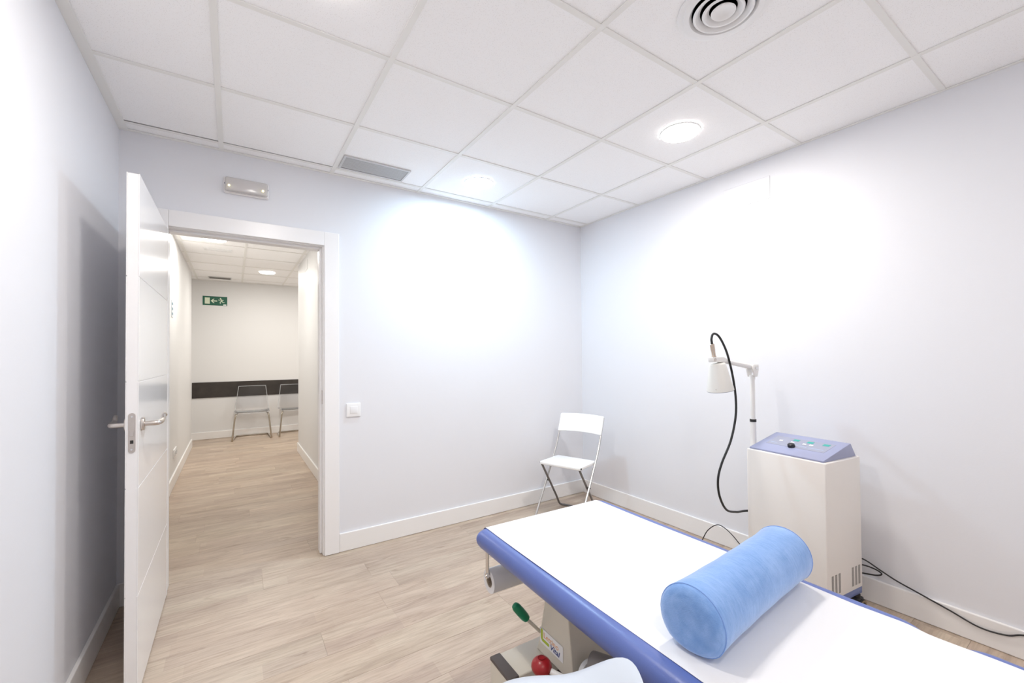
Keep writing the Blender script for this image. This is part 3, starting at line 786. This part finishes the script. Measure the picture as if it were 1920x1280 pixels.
for a in range(len(grid)-1):
    for i in range(nx): bm.faces.new((grid[a][i], grid[a][i+1], grid[a+1][i+1], grid[a+1][i]))
obj('sheet', bm, M_paper, t, True, 60)

# ------------------------------------------------------------------ bolster
A = Vector((-1.890, -2.422, 0)); B = Vector((-1.335, -2.378, 0)); d = B-A; Lb = d.length
t = thing('bolster', 'blue velour cylindrical bolster lying across the paper on the couch', 'cushion', (A.x, A.y, TZ+.0035), math.atan2(d.y, d.x))
R = .0795
prof = [(.0001, 0), (.03, -.004), (.06, -.002), (.073, .004), (.0795, .012), (.0812, .02)]
n = 14
for k in range(1, n): prof.append((R*(1.0-.035*math.sin(PI*k/n)+.006*math.sin(k*1.9)), .02+(Lb-.04)*k/n))
prof += [(.0812, Lb-.02), (.0795, Lb-.012), (.073, Lb-.004), (.06, Lb+.002), (.03, Lb+.004), (.0001, Lb)]
bm = bmesh.new(); bm_lathe(bm, prof, Matrix.Rotation(PI/2, 4, 'Y'), 48)
bmesh.ops.remove_doubles(bm, verts=bm.verts, dist=.0003)
for v in bm.verts:   # flattened where it rests, slight sag
    z = v.co.z
    a = abs(2*v.co.x/Lb-1)
    if z < -.05: v.co.z = -.05+(z+.05)*(.72 if a > .25 else .80)
zmin = min(v.co.z for v in bm.verts)
for v in bm.verts: v.co.z -= zmin
obj('cushion_body', bm, M_bolster, t, True, 80)
for x in (.014, Lb-.014):
    bm = bmesh.new(); pts = []
    for k in range(48):
        a = 2*PI*k/48; zz_ = .0806*math.sin(a)
        if zz_ < -.05: zz_ = -.05+(zz_+.05)*.72
        pts.append((x, .0806*math.cos(a), zz_-zmin))
    bm_tube(bm, pts, .0014, 6, closed=True); obj('seam', bm, mat('seam_blue', (.20, .34, .68), .7), t, True)

# ------------------------------------------------------------------ physiotherapy machine
PX, PY = -.272, -1.985
t = thing('therapy_machine', 'cream physiotherapy cabinet on castors with blue control console and lamp arm', 'medical machine', (PX, PY, 0), math.radians(-6.5))
# local: front face -x, width along y (left = +y)
W2, D2, MB, MT = .198, .157, .122, .772
bm = bmesh.new(); bm_box(bm, (-D2, -W2, MB), (D2, W2, MT), .006, 3); obj('cabinet', bm, M_mach, t, True)
bm = bmesh.new(); bm_box(bm, (-D2+.006, -W2+.006, .086), (D2+.008, W2-.006, MB), .003, 2); obj('plinth', bm, mat('plinth_blue', (.15, .20, .42), .4), t, True)
# console wedge
bm = bmesh.new(); bm_prism(bm, [(-D2+.008, MT), (-D2+.008, MT+.009), (D2-.060, MT+.068), (D2-.012, MT)], 'y', -W2+.012, W2-.012, .003, 2); con = obj('control_console', bm, M_mblue, t, True)
p0 = Vector((-D2+.008, 0, MT+.009)); p1 = Vector((D2-.060, 0, MT+.068)); e1 = (p1-p0).normalized(); nn = Vector((-e1.z, 0, e1.x))
SL = (p1-p0).length
Mc = Matrix(((0, e1.x, nn.x, p0.x), (-1, 0, 0, 0), (0, e1.z, nn.z, p0.z), (0, 0, 0, 1)))   # local x -> right (-y), y -> up the slope, z -> out
def slab(name, x0, x1, y0, y1, z0, z1, m, parent=con, bev=0, label=None):
    b = bmesh.new(); bm_box(b, (x0, y0, z0), (x1, y1, z1), bev); o = obj(name, b, m, parent, label=label); o.matrix_local = Mc; return o
slab('label_plate', -.145, .145, SL*.34, SL*.80, .0, .0008, mat('panel_grey', (.33, .345, .44), .4))
for x in (-.105, -.045, .015, .048): slab('button', x, x+.018, SL*.55, SL*.60, .0008, .003, M_plast, bev=.0006)
for x in (-.048, .022, .098): slab('display', x, x+.030, SL*.66, SL*.75, .0008, .0014, mat('teal_display', (.02, .38, .33), .3), label='teal display window')
for x, w_ in ((-.135, .035), (.0, .05), (.06, .07)): slab('printed_line', x, x+w_, SL*.44, SL*.455, .0008, .0011, mat('print_pale', (.45, .55, .72), .5))
bm = bmesh.new(); bm_lathe(bm, [(.0165, 0), (.0175, .002), (.0165, .014), (.013, .0165), (.0001, .0165)], seg=30); k_ = obj('dial_knob', bm, M_blackp, con, True, label='black dial knob'); k_.matrix_local = Mc @ Matrix.Translation((-.012, SL*.36, .0008))
# vent slots in the right side
b = bmesh.new(); bm_box(b, (-.0085, -.0008, -.0013), (.0085, .0008, .0013)); slm = mesh_of('vent_slot', b, mat('slot_dark', (.13, .12, .11), .8))
for gx in (-.115, .065):
    for c in range(3):
        for r in range(15):
            inst('vent_slot', slm, t, (gx+c*.030, -W2-.0003, .148+r*.0062))
# castors
for sx_ in (-1, 1):
    for sy_ in (-1, 1):
        x, y = sx_*(D2-.026), sy_*(W2-.016)
        bm = bmesh.new(); bm_cyl(bm, (x, y, .070), (x, y, .086), .016, seg=14); bm_box(bm, (x-.028, y-.020, .046), (x+.030, y+.020, .072), .008, 2)
        cs = obj('castor', bm, M_blackp, t, True)
        for s in (-1, 1):
            bm = bmesh.new(); bm_lathe(bm, [(.0001, -.009), (.026, -.009), (.032, -.006), (.0335, 0), (.032, .006), (.026, .009), (.0001, .009)], Matrix.Translation((x+.006, y+s*.018, .0335)) @ Matrix.Rotation(PI/2, 4, 'X'), 28); obj('wheel', bm, M_rubber, cs, True)
        bm = bmesh.new(); bm_lathe(bm, [(.020, -.001), (.028, -.001), (.028, .001), (.020, .001)], Matrix.Translation((x+.006, y-.0275, .0335)) @ Matrix.Rotation(PI/2, 4, 'X'), 28, closed=True); obj('wheel_trim', bm, mat('brass_trim', (.45, .36, .22), .3, .8), cs, True)
# pole on the left side
bm = bmesh.new(); wp = t.location
def L2(wx, wy, wz):   # world point -> machine local
    a = math.radians(6.5); dx, dy = wx-PX, wy-PY
    return Vector((dx*math.cos(a)-dy*math.sin(a), dx*math.sin(a)+dy*math.cos(a), wz))
pc = L2(-.287, -1.748, 0)
M_arm = mat('white_arm_enamel', (.84, .83, .81), .3)
P = lambda z: (pc.x, pc.y, z)
bm = bmesh.new(); bm_cyl(bm, P(.25), P(.905), .0155, seg=20); obj('pole_sleeve', bm, M_arm, t, True)
bm = bmesh.new(); bm_cyl(bm, P(.903), P(.918), .0172, seg=20); obj('pole_collar', bm, M_blackp, t, True, label='black collar')
bm = bmesh.new(); bm_cyl(bm, P(.918), P(1.165), .0125, seg=20); obj('pole', bm, M_arm, t, True)
bm = bmesh.new(); bm_box(bm, (pc.x-.02, W2-.002, .60), (pc.x+.02, pc.y, .63), .003); bm_box(bm, (pc.x-.02, W2-.002, .32), (pc.x+.02, pc.y, .35), .003); obj('pole_clamp', bm, M_satin, t)
bm = bmesh.new(); bm_cyl(bm, (pc.x-.05, W2+.004, .70), (pc.x-.05, W2+.035, .70), .008, seg=14); bm_cyl(bm, (pc.x-.075, W2+.018, .70), (pc.x-.05, W2+.018, .70), .005, seg=12); obj('side_connector', bm, M_satin, t, True)
# elbow joint
J = Vector(P(1.21))
bm = bmesh.new()
for s in (-1, 1): bm_prism(bm, [(J.x-.024, 1.232), (J.x+.024, 1.232), (J.x+.026, 1.205), (J.x+.013, 1.160), (J.x-.010, 1.160), (J.x-.026, 1.205)], 'y', J.y+s*.013, J.y+s*.024, .003, 2)
bm_cyl(bm, P(1.145), P(1.170), .015, .016, 18)
el = obj('elbow_joint', bm, M_arm, t, True)
bm = bmesh.new(); bm_cyl(bm, (J.x, J.y-.030, 1.212), (J.x, J.y+.030, 1.212), .0095, seg=16); obj('elbow_bolt', bm, M_chrome, el, True)
# arm
H = L2(-.655, -1.752, 1.262)
bm = bmesh.new(); a_ = J+Vector((.0, 0, .006)); b2 = H+Vector((.03, 0, -.002))
bm_tube(bm, [a_, a_.lerp(b2, .12), a_.lerp(b2, .2), a_.lerp(b2, .9), b2], .012, 14, rad=[.0125, .0135, .0150, .0125, .012]); obj('arm', bm, M_arm, t, True)
bm = bmesh.new()
hx, hy, hz = H
bm_prism(bm, [(hx-.045, hz+.014), (hx+.035, hz+.016), (hx+.075, hz+.002), (hx+.045, hz-.014), (hx-.042, hz-.012)], 'y', hy-.017, hy+.017, .004, 2); yk = obj('head_yoke', bm, M_arm, t, True)
bm = bmesh.new(); bm_cyl(bm, (hx-.028, hy-.019, hz+.001), (hx-.028, hy+.019, hz+.001), .0085, seg=16); obj('yoke_bolt', bm, M_satin, yk, True)
# lamp head
hc = L2(-.645, -1.752, 1.245)
Mh = Matrix.Translation(hc) @ Matrix.Rotation(math.radians(-8), 4, 'Y')
bm = bmesh.new(); bm_lathe(bm, [(.0001, 0), (.034, 0), (.039, -.004), (.041, -.010), (.066, -.138), (.067, -.146), (.064, -.146), (.060, -.138), (.0001, -.130)], Mh, 40); hd = obj('lamp_head', bm, mat('head_enamel', (.78, .77, .73), .35), t, True)
bm = bmesh.new(); bm_lathe(bm, [(.0655, -.146), (.0655, -.1485), (.062, -.1485), (.062, -.146)], Mh, 40, closed=True); obj('head_rim', bm, M_grey, hd, True)
for k in range(3):
    a = math.radians(200+120*k); q = Mh @ Vector((.0645*math.cos(a), .0645*math.sin(a), -.130)); bm = bmesh.new(); bmesh.ops.create_uvsphere(bm, u_segments=8, v_segments=6, radius=.003, matrix=Matrix.Translation(q)); obj('screw', bm, M_satin, hd, True)
# connector plug and cable
c0 = L2(-.672, -1.752, 1.272)
ctop = L2(-.690, -1.752, 1.345)
bm = bmesh.new(); bm_tube(bm, [c0, c0.lerp(ctop, .12), c0.lerp(ctop, .13), c0.lerp(ctop, .55), c0.lerp(ctop, .56), c0.lerp(ctop, .95), ctop], .011, 16, rad=[.012, .012, .0095, .0105, .0115, .0115, .008]); obj('cable_plug', bm, mat('nickel_plug', (.66, .56, .47), .25, 1.0), t, True)
def px2y(u, v, y):
    dx = (u-960-10.8875)/796.563; dy = -(v-640-14.0125)/796.563
    d_ = f2+dx*r3+dy*u3; k = (y-CAM.y)/d_.y; return CAM+d_*k
cab = [(-.690, -1.752, 1.345), (-.694, -1.752, 1.372), (-.680, -1.755, 1.398), (-.640, -1.76, 1.385), (-.592, -1.765, 1.325), (-.560, -1.77, 1.25), (-.533, -1.775, 1.15), (-.522, -1.78, 1.05), (-.528, -1.78, .95), (-.570, -1.775, .83), (-.640, -1.765, .72), (-.668, -1.76, .64), (-.648, -1.755, .55), (-.570, -1.745, .46), (-.455, -1.735, .42), (-.36, -1.73, .405), (-.30, -1.755, .40), (-.285, -1.80, .40)]
cab = [L2(*p) for p in cab]
bm = bmesh.new(); bm_tube(bm, smooth_path(cab, 8), .0058, 12); obj('head_cable', bm, M_rubber, t, True, label='thick black cable')

# power cables on the wall side
bm = bmesh.new()
bm_tube(bm, smooth_path([(-.10, -2.13, .235), (-.045, -2.175, .222), (-.030, -2.24, .187), (-.022, -2.30, .158), (-.022, -2.387, .133), (-.022, -2.488, .104), (-.022, -2.58, .076), (-.024, -2.66, .084), (-.022, -2.72, .112), (-.022, -2.85, .125), (-.022, -3.1, .125)], 8), .0034, 8)
o = obj('power_cable', bm, M_rubber, None, True); tag(o, 'thin black power cable running along the skirting right of the machine', 'cable')
bm = bmesh.new()
bm_tube(bm, smooth_path([(-.10, -2.12, .200), (-.06, -2.18, .198), (-.05, -2.225, .192), (-.05, -2.250, .180), (-.055, -2.235, .167), (-.065, -2.19, .160), (-.10, -2.12, .16)], 8), .0036, 8)
o = obj('cable_loop', bm, M_rubber, None, True); tag(o, 'black cable loop sticking out behind the machine', 'cable')
bm = bmesh.new()
bm_tube(bm, smooth_path([(-.13, -1.30, .004), (-.115, -1.305, .03), (-.10, -1.335, .100), (-.09, -1.385, .150), (-.09, -1.43, .160), (-.10, -1.50, .135), (-.11, -1.58, .075), (-.13, -1.66, .012), (-.14, -1.72, .004)], 8), .0030, 8)
o = obj('floor_cable', bm, M_rubber, None, True); tag(o, 'thin black cable arching up from the floor between couch and skirting', 'cable')

# ------------------------------------------------------------------ white saddle stool at the bottom edge
t = thing('saddle_stool', 'pale white saddle-shaped stool seat at the bottom edge beside the couch', 'stool', (-2.258, -2.402, 0), math.radians(-34))
bm = bmesh.new()
nr, na = 10, 56; top = []; bot = []
def sh(a, f):
    e = 2.5; c, s_ = math.cos(a), math.sin(a)
    rr = .94/((abs(c)**e+abs(s_)**e)**(1/e))
    return rr*f
def zt(x, y, f):
    return .606+.130*(abs(x)/.17)**2.0 * (1 if x > 0 else .16) - .025*f**6 + .010*(1-f)
for k in range(nr+1):
    f = k/nr; rt_, rb = [], []
    for i in range(na):
        a = 2*PI*i/na; q = sh(a, f); x, y = .165*q*math.cos(a), .165*q*math.sin(a)
        rt_.append((x, y, zt(x, y, f))); rb.append((x*.97, y*.97, zt(x, y, f)-.055*(1-f**8)-.004))
    top.append(rt_); bot.append(rb)
def ringv(R_): return [bm.verts.new(p) for p in R_]
T = [ringv(r) for r in top[1:]]; Bt = [ringv(r) for r in bot[1:]]
ct = bm.verts.new(top[0][0]); cb = bm.verts.new(bot[0][0])
for G, c0_ in ((T, ct), (Bt, cb)):
    for i in range(na):
        j = (i+1) % na; bm.faces.new((c0_, G[0][i], G[0][j]))
        for k in range(len(G)-1): bm.faces.new((G[k][i], G[k+1][i], G[k+1][j], G[k][j]))
for i in range(na):
    j = (i+1) % na; bm.faces.new((T[-1][i], Bt[-1][i], Bt[-1][j], T[-1][j]))
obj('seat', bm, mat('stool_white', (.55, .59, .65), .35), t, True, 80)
bm = bmesh.new(); bm_cyl(bm, (0, 0, .06), (0, 0, .585), .02, seg=20); bm_cyl(bm, (0, 0, .10), (0, 0, .33), .026, seg=20); obj('gas_column', bm, M_chrome, t, True)
for k in range(5):
    a = 2*PI*k/5+.3; ex, ey = .21*math.cos(a), .21*math.sin(a)
    bm = bmesh.new(); bm_tube(bm, [(0, 0, .095), (ex*.5, ey*.5, .085), (ex, ey, .068)], .014, 10, rad=[.018, .015, .011]); lg = obj('leg', bm, M_chrome, t, True)
    bm = bmesh.new(); bm_cyl(bm, (ex-.012*math.sin(a), ey+.012*math.cos(a), .026), (ex+.012*math.sin(a), ey-.012*math.cos(a), .026), .026, seg=18); bm_cyl(bm, (ex, ey, .04), (ex, ey, .068), .006, seg=10); obj('castor', bm, M_rubber, lg, True)
